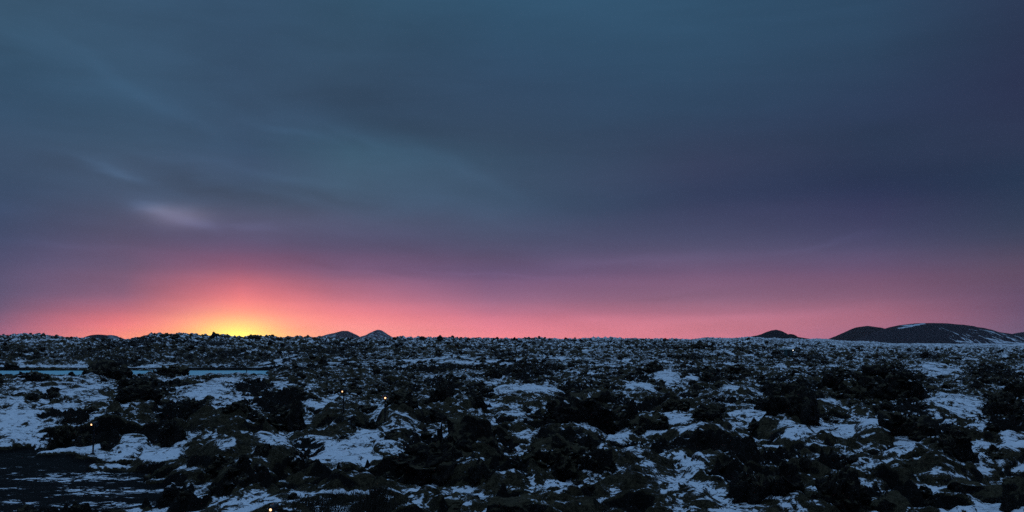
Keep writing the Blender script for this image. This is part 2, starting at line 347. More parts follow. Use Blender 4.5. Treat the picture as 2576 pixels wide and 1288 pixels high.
    snow = np.where(flat > .3, .62 * ss(-.25, .6, gp - .9 * ss(-.25, .35, core) + n2(x / .5, y / .2, 29) * .8), snow)
    # pool banks
    bank = ss(1.05, 1.15, (y - POOL[1]) / POOL[3] ) * ss(1.75, 1.45, (y - POOL[1]) / POOL[3]) * ss(1.25, 1.1, np.abs(dx))
    h = h * (1 - bank) + bank * (.30 + .06 * n2(x / 3, y / 3, 23))
    front = bank * (1 - ss(1.2, 1.35, (y - POOL[1]) / POOL[3]))
    snow = np.where(bank > .4, .75 - front * .8, snow); cl = np.maximum(cl, front)
    behind = ss(143, 148, y) * ss(190, 165, y) * ss(1.3, 1.1, np.abs(dx)); snow = snow - .08 * behind; cl = np.maximum(cl, behind * .4)
    h = h * (1 - inpool) + inpool * (-1.4)
    snow = np.where(inpool > .2, 0, snow)
    return h, snow, cl, flat

def new_obj(name, me, mat=None, parent=None, **props):
    o = bpy.data.objects.new(name, me); COL.objects.link(o)
    if mat is not None: me.materials.append(mat)
    if parent is not None: o.parent = parent
    for k, v in props.items(): o[k] = v
    return o
def mesh_np(name, V, F, smooth=True):
    """mesh from arrays; F is (n,3) or (n,4)"""
    me = bpy.data.meshes.new(name); n, k = F.shape
    me.vertices.add(len(V)); me.vertices.foreach_set('co', np.asarray(V, np.float32).ravel())
    me.loops.add(n * k); me.loops.foreach_set('vertex_index', np.asarray(F, np.int32).ravel())
    me.polygons.add(n); me.polygons.foreach_set('loop_start', np.arange(0, n * k, k, dtype=np.int32))
    me.polygons.foreach_set('use_smooth', np.full(n, smooth))
    me.update(calc_edges=True)
    return me
def attr(me, name, a):
    at = me.attributes.new(name, 'FLOAT', 'POINT'); at.data.foreach_set('value', np.asarray(a, np.float32).ravel())

# ------------------------------------------------------------------ materials
def mat_new(name):
    m = bpy.data.materials.new(name); m.use_nodes = True; t = m.node_tree; t.nodes.clear()
    out = N(t, 'ShaderNodeOutputMaterial'); p = N(t, 'ShaderNodeBsdfPrincipled'); t.links.new(p.outputs[0], out.inputs[0])
    return m, t, p
def noise(t, vec, scale, detail=5, rough=.55, dist=0.0):
    n = N(t, 'ShaderNodeTexNoise'); n.inputs['Scale'].default_value = scale; n.inputs['Detail'].default_value = detail
    n.inputs['Roughness'].default_value = rough; n.inputs['Distortion'].default_value = dist
    t.links.new(vec, n.inputs['Vector']); return n.outputs[0]
def bump(t, p, h, strength, dist):
    b = N(t, 'ShaderNodeBump'); b.inputs['Strength'].default_value = strength; b.inputs['Distance'].default_value = dist
    t.links.new(h, b.inputs['Height']); t.links.new(b.outputs[0], p.inputs['Normal']); return b
SNOW = (.78, .83, .92)
def ground_material():
    m, t, p = mat_new("lava_ground")
    geo = N(t, 'ShaderNodeNewGeometry'); P = geo.outputs['Position']
    A = {}
    for k in ('snow', 'lava', 'gravel', 'near'):
        a = N(t, 'ShaderNodeAttribute', attribute_name=k); A[k] = a.outputs['Fac']
    nz = N(t, 'ShaderNodeSeparateXYZ'); t.links.new(geo.outputs['Normal'], nz.inputs[0]); NZ = nz.outputs[2]
    fine = noise(t, P, 3.2, 7, .56, .5); mid = noise(t, P, 1.3, 6, .6, .6); grit = noise(t, P, 26, 5, .7)
    mossf = noise(t, P, 14, 7, .75, 1.2)
    mossg = noise(t, P, 4.2, 6, .72, 1.5)
    moss = mixc(t, maprange(t, math_n(t, 'ADD', math_n(t, 'MULTIPLY', mossf, .45), math_n(t, 'MULTIPLY', mossg, .55)), .38, .64), (.010, .009, .005), (.135, .112, .068))
    moss = mixc(t, maprange(t, mid, .35, .7), moss, mixc(t, 1.0, moss, (.55, .50, .42), 'MULTIPLY'))
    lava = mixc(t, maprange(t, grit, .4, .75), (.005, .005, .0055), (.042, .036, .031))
    lf = maprange(t, math_n(t, 'ADD', math_n(t, 'ADD', A['lava'], maprange(t, NZ, .74, .42, 0, .6)), math_n(t, 'MULTIPLY', math_n(t, 'SUBTRACT', mid, .5), .9)), .30, .5)  # steep faces go black: bare lava, plus shade painted in for form
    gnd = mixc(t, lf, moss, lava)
    gravel = mixc(t, maprange(t, noise(t, P, 38, 4, .8), .45, .75), (.005, .0055, .006), (.040, .042, .047))
    gnd = mixc(t, maprange(t, A['gravel'], .3, .5), gnd, gravel)
    # dark stems and ribs of moss that stay clear of the thin snow
    vein = math_n(t, 'ABSOLUTE', math_n(t, 'SUBTRACT', noise(t, P, .95, 7, .62, 1.4), .5))
    veins = maprange(t, vein, .0, .05, .40, 0)
    vein2 = math_n(t, 'ABSOLUTE', math_n(t, 'SUBTRACT', noise(t, P, 2.6, 5, .6, 1.0), .5))
    veins2 = maprange(t, vein2, .0, .06, .28, 0)
    s = math_n(t, 'ADD', A['snow'], math_n(t, 'MULTIPLY', A['near'], math_n(t, 'ADD', math_n(t, 'MULTIPLY', math_n(t, 'SUBTRACT', fine, .5), 1.45), math_n(t, 'MULTIPLY', math_n(t, 'SUBTRACT', noise(t, P, 9, 6, .65, 1.0), .5), .8))))
    s = math_n(t, 'ADD', s, math_n(t, 'MULTIPLY', math_n(t, 'SUBTRACT', mid, .5), .75))
    s = math_n(t, 'SUBTRACT', s, math_n(t, 'MULTIPLY', A['near'], math_n(t, 'ADD', veins, veins2)))
    s = math_n(t, 'ADD', s, maprange(t, NZ, .62, .98, -.52, .14))
    sf = maprange(t, s, .46, .57)
    dust = math_n(t, 'MULTIPLY', math_n(t, 'MULTIPLY', maprange(t, s, .25, .48), maprange(t, noise(t, P, 18, 4, .7), .48, .62)), math_n(t, 'MULTIPLY', A['near'], .55))
    sf = math_n(t, 'MAXIMUM', sf, dust)
    snowc = mixc(t, maprange(t, fine, .3, .7), SNOW, (.66, .72, .82))
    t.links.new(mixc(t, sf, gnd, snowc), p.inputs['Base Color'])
    t.links.new(math_n(t, 'ADD', math_n(t, 'MULTIPLY', sf, -.25), .85), p.inputs['Roughness'])
    t.links.new(math_n(t, 'ADD', math_n(t, 'MULTIPLY', sf, .45), .1), p.inputs['Specular IOR Level'])
    hgt = math_n(t, 'ADD', math_n(t, 'MULTIPLY', math_n(t, 'ADD', mossf, math_n(t, 'MULTIPLY', mossg, 1.6)), math_n(t, 'SUBTRACT', 1.0, math_n(t, 'MULTIPLY', sf, .9))), math_n(t, 'MULTIPLY', sf, .25))
    bump(t, p, hgt, .9, .16)
    return m
def rock_material(name, snowy=.0, mossy=0.0):
    m, t, p = mat_new(name)
    geo = N(t, 'ShaderNodeNewGeometry'); P = geo.outputs['Position']
    nz = N(t, 'ShaderNodeSeparateXYZ'); t.links.new(geo.outputs['Normal'], nz.inputs[0]); NZ = nz.outputs[2]
    a = noise(t, P, 3.0, 8, .7, .5); g = noise(t, P, 20, 6, .7)
    c = mixc(t, maprange(t, g, .4, .75), (.005, .005, .0055), (.044, .038, .033))
    c = mixc(t, maprange(t, a, .5, .75), c, (.055, .040, .028))
    if mossy > 0:
        mf = maprange(t, math_n(t, 'ADD', NZ, math_n(t, 'MULTIPLY', math_n(t, 'SUBTRACT', a, .5), 1.2)), .75 - mossy, .95 - mossy)
        mc = mixc(t, maprange(t, noise(t, P, 13, 7, .75, 1.2), .3, .7), (.014, .012, .007), (.105, .088, .052))
        c = mixc(t, mf, c, mc)
    s = math_n(t, 'ADD', NZ, math_n(t, 'MULTIPLY', math_n(t, 'SUBTRACT', noise(t, P, 1.7, 7, .65, .8), .5), 2.0))
    sf = maprange(t, s, 1.12 - snowy, 1.20 - snowy)
    t.links.new(mixc(t, sf, c, SNOW), p.inputs['Base Color'])
    p.inputs['Roughness'].default_value = .85; p.inputs['Specular IOR Level'].default_value = .15
    bump(t, p, math_n(t, 'ADD', g, math_n(t, 'MULTIPLY', a, .8)), .9, .08)
    return m
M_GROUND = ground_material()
M_ROCK = rock_material("black_lava", .02, .12)
M_ROCKS = rock_material("snowy_lava", .12)
M_MOSSROCK = rock_material("mossy_lava", .05, .45)

# ------------------------------------------------------------------ ground sheet: rings round the viewpoint, out to the horizon
def axis_steps(r0, segs):
    r = [r0]
    for r1, k in segs:
        while r[-1] < r1: r.append(r[-1] * (1 + 1.0 / k))
    return np.array(r)
Q = 1.0
rad = axis_steps(9.0, [(18, 150 * Q), (420, 480 * Q), (1200, 220 * Q), (7200, 40)])
mid_a = np.arange(-R(34), R(34), 1 / (850.0 * Q))
side = np.concatenate([np.arange(R(34), R(50), 1 / 200.0), np.arange(R(50), R(120), 1 / 25.0)])
ang = np.concatenate([-side[::-1], mid_a[1:], side])
AA, RR = np.meshgrid(ang, rad)
GX, GY = RR * np.sin(AA), RR * np.cos(AA)
gh, gs, gl, gg = relief(GX.ravel(), GY.ravel())
nr, na = GX.shape
idx = np.arange(nr * na, dtype=np.int32).reshape(nr, na)
F = np.stack([idx[:-1, :-1], idx[:-1, 1:], idx[1:, 1:], idx[1:, :-1]], -1).reshape(-1, 4)[:, ::-1]
me = mesh_np("lava_field", np.stack([GX.ravel(), GY.ravel(), gh], 1), F)
attr(me, 'snow', gs); attr(me, 'lava', gl); attr(me, 'gravel', gg); attr(me, 'near', 1 - .80 * ss(90, 260, RR.ravel()))
print("ground verts", len(gh))
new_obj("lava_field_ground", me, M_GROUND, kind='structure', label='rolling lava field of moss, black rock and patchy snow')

# hot pool water
m, t, p = mat_new("milky_water"); p.inputs['Base Color'].default_value = (.26, .55, .66, 1); p.inputs['Roughness'].default_value = .55; p.inputs['Specular IOR Level'].default_value = .2
geo = N(t, 'ShaderNodeNewGeometry'); bump(t, p, noise(t, geo.outputs['Position'], .8, 4), .15, .05)
M_WATER = m
wx0, wx1, wy0, wy1 = POOL[0] - POOL[2] * 1.2, POOL[0] + POOL[2] * 1.1, POOL[1] - POOL[3] * 1.3, POOL[1] + POOL[3] * 1.3
nx, ny = 60, 10
gx, gy = np.meshgrid(np.linspace(wx0, wx1, nx), np.linspace(wy0, wy1, ny))
idx = np.arange(nx * ny).reshape(ny, nx)
F = np.stack([idx[:-1, :-1], idx[:-1, 1:], idx[1:, 1:], idx[1:, :-1]], -1).reshape(-1, 4)
new_obj("pool_water", mesh_np("pool_water", np.stack([gx.ravel(), gy.ravel(), np.full(nx * ny, WATER_Z)], 1), F), M_WATER, kind='structure', label='milky blue pool lying as a thin strip behind the rocks')

# ------------------------------------------------------------------ distant hills
def hill_material(name, lo, hi, contrast=.5, base=(.018, .018, .022)):
    m, t, p = mat_new(name)
    geo = N(t, 'ShaderNodeNewGeometry'); P = geo.outputs['Position']
    a = N(t, 'ShaderNodeAttribute', attribute_name='snow')
    n1 = noise(t, P, .03, 8, .7, .6)
    mp = N(t, 'ShaderNodeMapping'); mp.inputs['Scale'].default_value = (1, .3, .35); t.links.new(P, mp.inputs[0])
    n_2 = noise(t, mp.outputs[0], .05, 7, .65, 1.0)
    s = math_n(t, 'ADD', a.outputs['Fac'], math_n(t, 'ADD', math_n(t, 'MULTIPLY', math_n(t, 'SUBTRACT', n1, .5), contrast), math_n(t, 'MULTIPLY', math_n(t, 'SUBTRACT', n_2, .5), contrast)))
    sf = maprange(t, s, lo, hi)
    t.links.new(mixc(t, sf, base, (.62, .68, .78)), p.inputs['Base Color']); p.inputs['Roughness'].default_value = .9
    p.inputs['Specular IOR Level'].default_value = .1
    return m
def hill(name, label, sil, D, depth, mat, base_y=862, snowfn=None, rugged=.06, seed=0, nx=420, ny=130, lines=()):
    """ridge whose crest follows the silhouette; stands D metres away, slopes down before and behind the crest"""
    sx_ = np.array([s[0] for s in sil], float); sy_ = np.array([s[1] for s in sil], float)
    k = D / FPX
    X = (sx_ - 1288) * k; Z = CAM_H - (sy_ - 858) * k
    x = np.linspace(X[0], X[-1], nx); zc = np.interp(x, X, Z)
    ker = np.hanning(5) if nx != 320 else np.array([0, .2, .6, .2, 0]); ker /= ker.sum(); zc = np.convolve(np.pad(zc, 2, 'edge'), ker, 'valid')
    z0 = CAM_H - (base_y + 12 - 858) * k
    v = np.linspace(-1, 1, ny)
    XX, VV = np.meshgrid(x, v)
    hh = np.maximum(zc[None, :] - z0, 0)
    prof = np.cos(np.clip(np.abs(VV), 0, 1) * math.pi / 2) ** 1.15
    gul = np.abs(n2(XX / (40 * k * 1.2) + 3 * seed, VV * 1.2 + seed, 30 + seed)) * .5 + np.abs(n2(XX / (12 * k), VV * 2.2, 31 + seed)) * .25 + n2(XX / (5 * k), VV * 6, 32 + seed) * .12
    side_ = np.clip(np.abs(VV) * 3.0, 0, 1)
    H = hh * prof - hh * gul * rugged * 6 * side_ * prof * .6
    YY = D + VV * depth; YYv = YY
    PYg = 858 - (z0 + H - CAM_H) / k
    S = snowfn(XX / k + 1288, VV, gul)
    for (x0_, y0_, x1_, y1_, w_) in lines:
        qx, qy = XX / k + 1288 + 3 * n2(XX / (9 * k), YYv / 20, 40), PYg
        tt = np.clip(((qx - x0_) * (x1_ - x0_) + (qy - y0_) * (y1_ - y0_)) / ((x1_ - x0_) ** 2 + (y1_ - y0_) ** 2), 0, 1)
        dd = np.hypot(qx - x0_ - tt * (x1_ - x0_), qy - y0_ - tt * (y1_ - y0_))
        S = np.where(VV < .1, np.maximum(S, .62 - .40 * np.clip(dd / w_ - .3, 0, 1)), S)
    V = np.stack([XX.ravel(), YY.ravel(), (z0 + H).ravel()], 1)
    idx = np.arange(nx * ny).reshape(ny, nx)
    F = np.stack([idx[:-1, :-1], idx[:-1, 1:], idx[1:, 1:], idx[1:, :-1]], -1).reshape(-1, 4)
    me = mesh_np(name, V, F); attr(me, 'snow', S)
    return new_obj(name, me, mat, kind='structure', label=label)
M_H1 = hill_material("dark_hill", .5, .62, .45, (.013, .015, .023))
M_H4 = hill_material("black_hill", .5, .62, .45, (.007, .007, .010))
hr = random.Random(3)
STREAKS = []
for _ in range(46):
    hx0 = hr.uniform(2300, 2530); top_ = np.interp(hx0, [2301, 2341, 2421, 2461, 2501, 2537], [814, 813, 818, 826, 836, 842]); hy0 = hr.uniform(top_ + 8, 860); hl = hr.uniform(3, 10)
    STREAKS.append((hx0, hy0, hx0 + hl * hr.uniform(.1, 1.1), hy0 + hl, hr.uniform(.9, 1.8)))
M_H2 = hill_material("snow_hill", .45, .75, .7, (.02, .02, .03))
M_H3 = hill_material("cone_hill", .5, .6, .6)
def s_main(px, v, g):
    cap = np.exp(-((px - 2265) / 34) ** 2) * np.exp(-((v + .12) / .14) ** 2) * .26
    foot = ss(-.55, -.95, v) * ss(2260, 2340, px) * .24
    gl = (.34 - g) * .9 * ss(2290, 2360, px) * ss(-.2, -.5, v)
    return .20 + cap + foot + np.clip(gl, 0, .35)
def s_left(px, v, g): return .24 + .22 * np.exp(-((px - 2196) / 22) ** 2) * np.exp(-((v + .45) / .25) ** 2)
hill("hill", "long dark hill with snow-streaked gullies on its right flank", [(2130,866),(2165,860),(2190,846),(2225,828),(2241,822),(2261,818),(2301,813.6),(2341,812.6),(2381,813.6),(2421,818),(2461,826),(2501,836),(2537,842),(2580,850),(2640,866)], 2400, 260, M_H1, 866, s_main, .07, 1, lines=[(2331,826,2333,846,2.2),(2333,846,2336,862,3.0),(2343,850,2345,860,2),(2421,829,2436,840,2.5),(2437,838,2439,848,2),(2452,838,2466,850,2),(2466,850,2470,863,2.5),(2381,845,2402,862,2),(2392,852,2440,862,3),(2450,848,2464,863,2),(2496,846,2498,856,2),(2506,846,2507,853,1.8),(2486,848,2487,856,1.8),(2400,860,2480,864,3),(2310,858,2340,861,2.5),(2240,827,2290,817.5,2.2),(2258,820,2312,815,1.8),(2410,848,2425,858,3)] + STREAKS)
hill("hill", "smaller dark rounded hill left of the long dark hill", [(2060,866),(2091,855),(2110,845),(2127,836),(2157,823),(2179,820),(2201,823),(2225,828),(2260,840),(2310,866)], 2750, 250, M_H4, 864, s_left, .05, 2)
hill("hill", "distant slope entering at the right edge behind the long hill", [(2470,866),(2520,848),(2541,841),(2561,838),(2576,835),(2700,824),(2850,830),(3050,866)], 3400, 350, M_H1, 868, lambda px, v, g: .36 + 0 * px, .06, 3, lines=[(2560,845,2566,862,4),(2568,848,2576,846,2.5),(2545,846,2600,842,2)])
hill("hill", "blue snow-dusted peak, rounded left one of the far pair", [(770,866),(793,853),(813,847),(833,840.5),(850,836.5),(863,832.5),(875,832.5),(888,839),(901,847),(915,853),(945,866)], 6000, 700, M_H2, 862, lambda px, v, g: .40 + .12 * (g < .2), .05, 4, 320, 60)
hill("hill", "blue snow-dusted peak, pointed right one of the far pair", [(860,866),(890,852),(913,846.5),(928,842),(943,833.5),(953,829.5),(960,831),(973,840),(986,848),(998,854),(1030,866)], 6300, 700, M_H2, 862, lambda px, v, g: .40 + .12 * (g < .2), .05, 5, 320, 60)
hill("hill", "black cinder mound with a small knob on its right shoulder", [(1840,864),(1881,848),(1895,845),(1905,843.5),(1917,840),(1929,834.5),(1940,831),(1950,829.5),(1958,831.5),(1965,836),(1974,841),(1980,845),(1983,842),(1986,839.5),(1989,842),(1993,846),(2005,848),(2031,852),(2080,866)], 980, 60, M_H3, 858, lambda px, v, g: .22 + 0 * px, .05, 6, 240, 60)
hill("hill", "small snow-flecked hill behind the ridge at far left", [(160,868),(192,853),(210,850),(228,847),(238,843),(249,841.5),(262,842),(273,843.6),(281,842.5),(286,843),(294,850),(310,852),(335,862),(350,868)], 900, 60, M_H2, 864, lambda px, v, g: .45 + 0 * px, .06, 7, 160, 50)
hill("hill", "low smooth snow rise on the skyline right of centre", [(1290,866),(1330,853),(1360,851),(1400,851.5),(1430,854),(1470,866)], 1800, 200, M_H2, 862, lambda px, v, g: .75 + 0 * px, .02, 8, 80, 30)
hill("hill", "tiny dark knob on the skyline right of centre", [(1478,862),(1490,853),(1496,849.5),(1503,848),(1511,849.5),(1518,852.5),(1535,862)], 1100, 25, M_H3, 858, lambda px, v, g: .3 + 0 * px, .03, 9, 60, 30)

# ------------------------------------------------------------------ lava rocks
_ico = {}
def ico(sub):
    if sub not in _ico:
        bm = bmesh.new(); bmesh.ops.create_icosphere(bm, subdivisions=sub, radius=1.0)
        V = np.array([v.co[:] for v in bm.verts]); F = np.array([[v.index for v in f.verts] for f in bm.faces]); bm.free()
        _ico[sub] = (V, F)
    return _ico[sub]
def lump(sub, seed, sc=(1, 1, 1), rough=1.0, soft=False):
    V, F = ico(sub); o = seed * 3.17
    p = V.copy()
    w = np.stack([n3(p * 1.3 + o, 1), n3(p * 1.3 + o, 2), n3(p * 1.3 + o, 3)], 1)
    p = p + w * .45
    if soft:
        r = 1 + .22 * n3(V * 1.4 + o, 4) + .10 * np.abs(n3(p * 3 + o, 5)) + .03 * n3(p * 8 + o, 6)
    else:
        r = 1 + rough * (.38 * n3(V * 1.5 + o, 4) + .34 * (.45 - np.abs(n3(p * 2.6 + o, 5))) + .20 * (.4 - np.abs(n3(p * 6.0 + o, 6))))
        if sub >= 4: r = r + rough * .13 * (.4 - np.abs(n3(p * 13 + o, 7)))
        if sub >= 5: r = r + rough * .06 * n3(p * 27 + o, 8)
    return p * r[:, None] * np.array(sc), F
def join(parts):
    Vs, Fs, n = [], [], 0
    for V, F in parts: Vs.append(V); Fs.append(F + n); n += len(V)
    return np.concatenate(Vs), np.concatenate(Fs)
rng = random.Random(11)
def outcrop(seed, w, h, dep, spire=0.0, spire_x=0.0, n=7, sub=5, soft=False):
    """one rock mass of overlapping clinkery lumps; w, h, dep in metres; base at z=0"""
    rg = random.Random(seed); parts = []
    if soft:
        V, F = lump(6 if sub >= 5 else 5, seed, (w / 2, dep / 2, h * .95), soft=True); return V, F
    V, F = lump(sub, seed, (w * .40, dep * .42, h * .62)); parts.append((V + (0, 0, h * .12), F))
    for i in range(n):
        u = rg.uniform(-1, 1); v = rg.uniform(-1, 1)
        s = rg.uniform(.16, .30)
        top = h * (1 - .65 * u * u) * rg.uniform(.45, .88)
        V, F = lump(sub if sub < 5 else 5, seed + 31 * i, (w * s, dep * s, h * s * rg.uniform(.9, 1.5)))
        a = rg.uniform(0, 6.28); c, s_ = math.cos(a), math.sin(a)
        V = np.stack([V[:, 0] * c - V[:, 1] * s_, V[:, 0] * s_ + V[:, 1] * c, V[:, 2]], 1)
        parts.append((V + (u * w * .36, v * dep * .3, max(top - h * s * .7, 0)), F))
    if spire:
        V, F = lump(sub, seed + 5, (w * spire, w * spire, h * .55), 1.1)
        zz = V[:, 2] / (h * .55); V[:, :2] *= (1.15 - .45 * np.clip(zz, -1, 1.3))[:, None]
        parts.append((V + (spire_x * w, 0, h * .52), F))
    return join(parts)
def gz(x, y):
    return float(relief(np.array([x, x - .0]), np.array([y, y]))[0][0])
# hand-placed masses: frame x of centre, frame y of foot, width px, height px, kind, label, (options)
HERO = [
 (1480,1062,205,112,'r','largest jagged black outcrop, broad block right of the picture centre',dict(n=12)),
 (1400,1052,70,50,'r','black shoulder rock leaning on the left of the largest outcrop',{}),
 (1105,1215,225,150,'r','black crag with a tall narrow spire in the foreground',dict(n=10,spire=.10,spire_x=.0)),
 (1210,1212,80,60,'r','squat black lump at the right foot of the spired crag',{}),
 (1400,1185,190,100,'m','broad moss-topped black rock in front of the largest outcrop',dict(n=8)),
 (1500,1195,100,80,'r','black rock face at the right end of the broad moss-topped rock',{}),
 (708,1085,110,80,'r','ragged black stack left of the dark gravel path end',dict(n=9,spire=.14,spire_x=.3)),
 (760,1170,90,62,'r','black rubble heap between two foreground snow patches',{}),
 (1010,1012,90,38,'r','low black rock just right of the twin path lamps',{}),
 (1112,1012,64,62,'r','tall dark block on the snow edge left of centre',dict(spire=.2)),
 (1198,1030,54,38,'r','small black rock beside the notched snow wedge',{}),
 (1190,1108,148,80,'s','rounded moss-covered boulder with a snow streak on top',{}),
 (160,1125,62,55,'m','snow-capped black boulder behind the lamp at lower left',{}),
 (212,1124,50,34,'r','low dark rock touching the lower left lamp post',{}),
 (434,1116,62,60,'r','black rock pile between snow and brown grass at left',{}),
 (352,1003,104,50,'r','dark hump in the snow below the pool',{}),
 (265,946,104,44,'r','black mass blocking the middle of the blue pool',{}),
 (425,946,112,38,'m','flat moss-topped rock at the pool gap',{}),
 (1240,952,46,34,'r','pair-like upright black rock in the middle distance at centre',dict(spire=.25,spire_x=.2)),
 (100,949,230,13,'r','long low black ledge in front of the left end of the pool',{}),
 (812,918,26,24,'r','small dark table rock with a snow cap in mid distance',{}),
 (1975,1245,100,88,'r','black boulder wall rising at the lower right snow slope',{}),
 (2115,1288,150,112,'r','large black rock at the bottom right, right of the boulder wall',dict(n=9)),
 (2030,1190,36,50,'r','narrow upright black stone between snow and moss at lower right',dict(spire=.3)),
 (2400,1148,96,62,'r','dark crag right of the long snow tongue',{}),
 (2282,1110,150,72,'r','wide black outcrop above the right-hand snow tongue',dict(n=9)),
 (2235,1010,190,88,'r','big dark hump in front of the right hills',dict(n=11)),
 (2140,1000,80,50,'m','moss-flecked rock on the left of the big dark hump',{}),
 (1996,1044,130,76,'r','black outcrop heap below the cinder mound',dict(n=9)),
 (2100,984,74,50,'r','dark block between the outcrop heap and the big hump',{}),
 (1630,1084,130,50,'m','low mossy rock under the right end of the largest outcrop',{}),
 (1888,1268,90,90,'r','deep black rock at the foot of the big moss swell',{}),
 (1700,1030,70,34,'m','small moss boulder right of the snowy gap',{}),
 (1780,1052,74,34,'r','black stone on the snow slope right of centre',{}),
 (1590,1060,30,60,'r','dark slab closing the right side of the largest outcrop',{}),
 (1640,935,80,26,'r','long low dark rock right of centre in the distance',{}),
 (1850,940,80,28,'r','flat black ridge rock in the right middle distance',{}),
 (1750,880,110,18,'r','dark ridge lump under the skyline right of centre',{}),
 (640,1060,50,28,'r','black stone left of the ragged stack',{}),
 (590,1035,60,24,'r','small black stone at the top of the left snow slope',{}),
 (92,962,60,26,'r','dark rock near the left edge below the pool',{}),
 (30,930,40,16,'r','dark rock at the left frame edge beside the water',{}),
 (2520,1040,80,50,'r','black heap near the right edge in mid distance',{}),
 (2555,1000,50,40,'r','dark boulder at the right edge below the far slope',{}),
 (2470,1262,130,50,'s','smooth mossy boulder in the bottom right corner area',{}),
 (2230,1288,110,50,'s','brownish moss hump right of the large bottom rock',{}),
 (2560,1280,90,70,'s','moss boulder cut by the right frame edge',{}),
 (1150,1285,170,40,'s','moss hump in the bottom centre below the spired crag',{}),
 (1300,1288,150,44,'s','moss hump with thin snow right of the bottom centre hump',{}),
 (660,1150,60,34,'r','black rock at the head of the big left moss ridge',{}),
 (930,1040,70,20,'r','low dark rubble on the near edge of the far gravel patch',{}),
 (2500,1155,70,34,'m','mossy rock on the dark slope at right',{}),
 (225,1040,44,22,'m','small mossy rock in the left snow field',{}),
 (560,1178,70,34,'r','black overhanging rock beside the left foreground snow patch',{}),
 (140,851,10,9,'r','pointed stone standing on the left skyline',dict(spire=.4)),
 (1178,858,12,10,'r','upright stone standing on the central skyline',dict(spire=.4)),
 (1296,858,18,12,'r','dark block on the skyline just right of centre',{}),
 (640,852,34,10,'r','low jagged rock on the skyline beside the sunset glow',{}),
 (425,850,60,10,'r','rugged hump on the skyline left of the sunset glow',{}),
]
SHORT = {
 'largest jagged black outcrop, broad block right of the picture centre': 'the largest black outcrop',
 'black crag with a tall narrow spire in the foreground': 'the spired crag',
 'broad moss-topped black rock in front of the largest outcrop': 'the broad moss-topped rock',
 'ragged black stack left of the dark gravel path end': 'the ragged black stack',
 'black rubble heap between two foreground snow patches': 'the foreground rubble heap',
 'tall dark block on the snow edge left of centre': 'the tall dark block',
 'rounded moss-covered boulder with a snow streak on top': 'the rounded moss boulder',
 'snow-capped black boulder behind the lamp at lower left': 'the lower left path lamp',
 'black rock pile between snow and brown grass at left': 'the rock pile by the brown grass',
 'dark hump in the snow below the pool': 'the dark hump below the pool',
 'black mass blocking the middle of the blue pool': 'the black mass against the pool',
 'pair-like upright black rock in the middle distance at centre': 'the upright mid-distance rock',
 'black boulder wall rising at the lower right snow slope': 'the black boulder wall',
 'large black rock at the bottom right, right of the boulder wall': 'the large bottom right rock',
 'dark crag right of the long snow tongue': 'the dark crag at right',
 'wide black outcrop above the right-hand snow tongue': 'the wide right-hand outcrop',
 'big dark hump in front of the right hills': 'the big dark hump',
 'black outcrop heap below the cinder mound': 'the heap below the cinder mound',
 'low mossy rock under the right end of the largest outcrop': 'the low mossy rock',
 'deep black rock at the foot of the big moss swell': 'the rock under the moss swell',
 'moss hump in the bottom centre below the spired crag': 'the bottom centre moss hump',
 'black stone on the snow slope right of centre': 'the stone on the snow slope',
 'low dark rubble on the near edge of the far gravel patch': 'the far gravel patch',
 'mossy rock on the dark slope at right': 'the mossy rock on the right slope',
}
for i, (px, py, wpx, hpx, kind, label, opt) in enumerate(HERO):
    # range from the foot line on the actual relief: walk out along the sight line
    a, e = angles(px, py)
    rr = np.geomspace(16, 420, 900)
    hz = relief(rr * math.sin(a), rr * math.cos(a))[0]
    los = CAM_H + rr * math.tan(e)
    hit = np.nonzero(hz > los)[0]
    r = rr[hit[0]] if len(hit) else np.interp(px, SKX, SKD)
    dep_px = wpx * .8
    w, h = wpx * r / FPX, hpx * r / FPX
    dep = min(w * .85, 5)
    r += dep * .35
    x, y = r * math.sin(a), r * math.cos(a)
    z = float(relief(np.array([x - .01, x]), np.array([y, y]))[0][0])
    zf = CAM_H + r * math.tan(e)
    z = min(z, zf) - .12 * h
    V, F = outcrop(100 + i * 7, w * 1.05, h * 1.12, dep, sub=5 if hpx > 30 else 4, soft=kind == 's', **opt)
    lo, hi = V.min(0), V.max(0)
    V = (V - ((lo[0] + hi[0]) / 2, (lo[1] + hi[1]) / 2, 0)) * (w * 1.06 / (hi[0] - lo[0]), dep * 1.1 / (hi[1] - lo[1]), h * 1.12 / hi[2])
    me = mesh_np("lava_rock", V, F)
    name = {'r': 'lava_outcrop', 'm': 'mossy_rock', 's': 'mossy_boulder'}[kind]
    o = new_obj(name, me, {'r': M_ROCK, 'm': M_MOSSROCK, 's': M_MOSSROCK}[kind], label=label, category='rock' if kind != 's' else 'boulder')
    o.location = (x, y, z)

# smaller rocks, each its own object, copied from a dozen shapes
proto = []
for i in range(14):
    V, F = outcrop(900 + i * 13, 2.0, rng.uniform(1.1, 1.9), 1.7, n=4, sub=4, spire=.18 if i % 5 == 0 else 0)
    me = mesh_np("lava_rock", V, F); me.materials.append(M_ROCK if i % 3 else M_ROCKS); proto.append(me)
def blocked(x, y):
    if abs(x - POOL[0]) < POOL[2] * 1.02 and 100 < y < POOL[1] + POOL[3] * 2.2: return rng.random() < .8 or y > 114
    if any(abs(x - e_[0]) < 12 and abs(y - e_[1]) < 12 and float(ell(x, y, e_)) > .05 for e_ in WS): return rng.random() < .93
    return False
cand = []
rsx = np.random.RandomState(5)
n = 14000
ca = rsx.uniform(-R(31), R(31), n); cr = np.exp(rsx.uniform(math.log(21), math.log(330), n))
cx, cy = cr * np.sin(ca), cr * np.cos(ca)
ch, cs, cc, cg = relief(cx, cy)
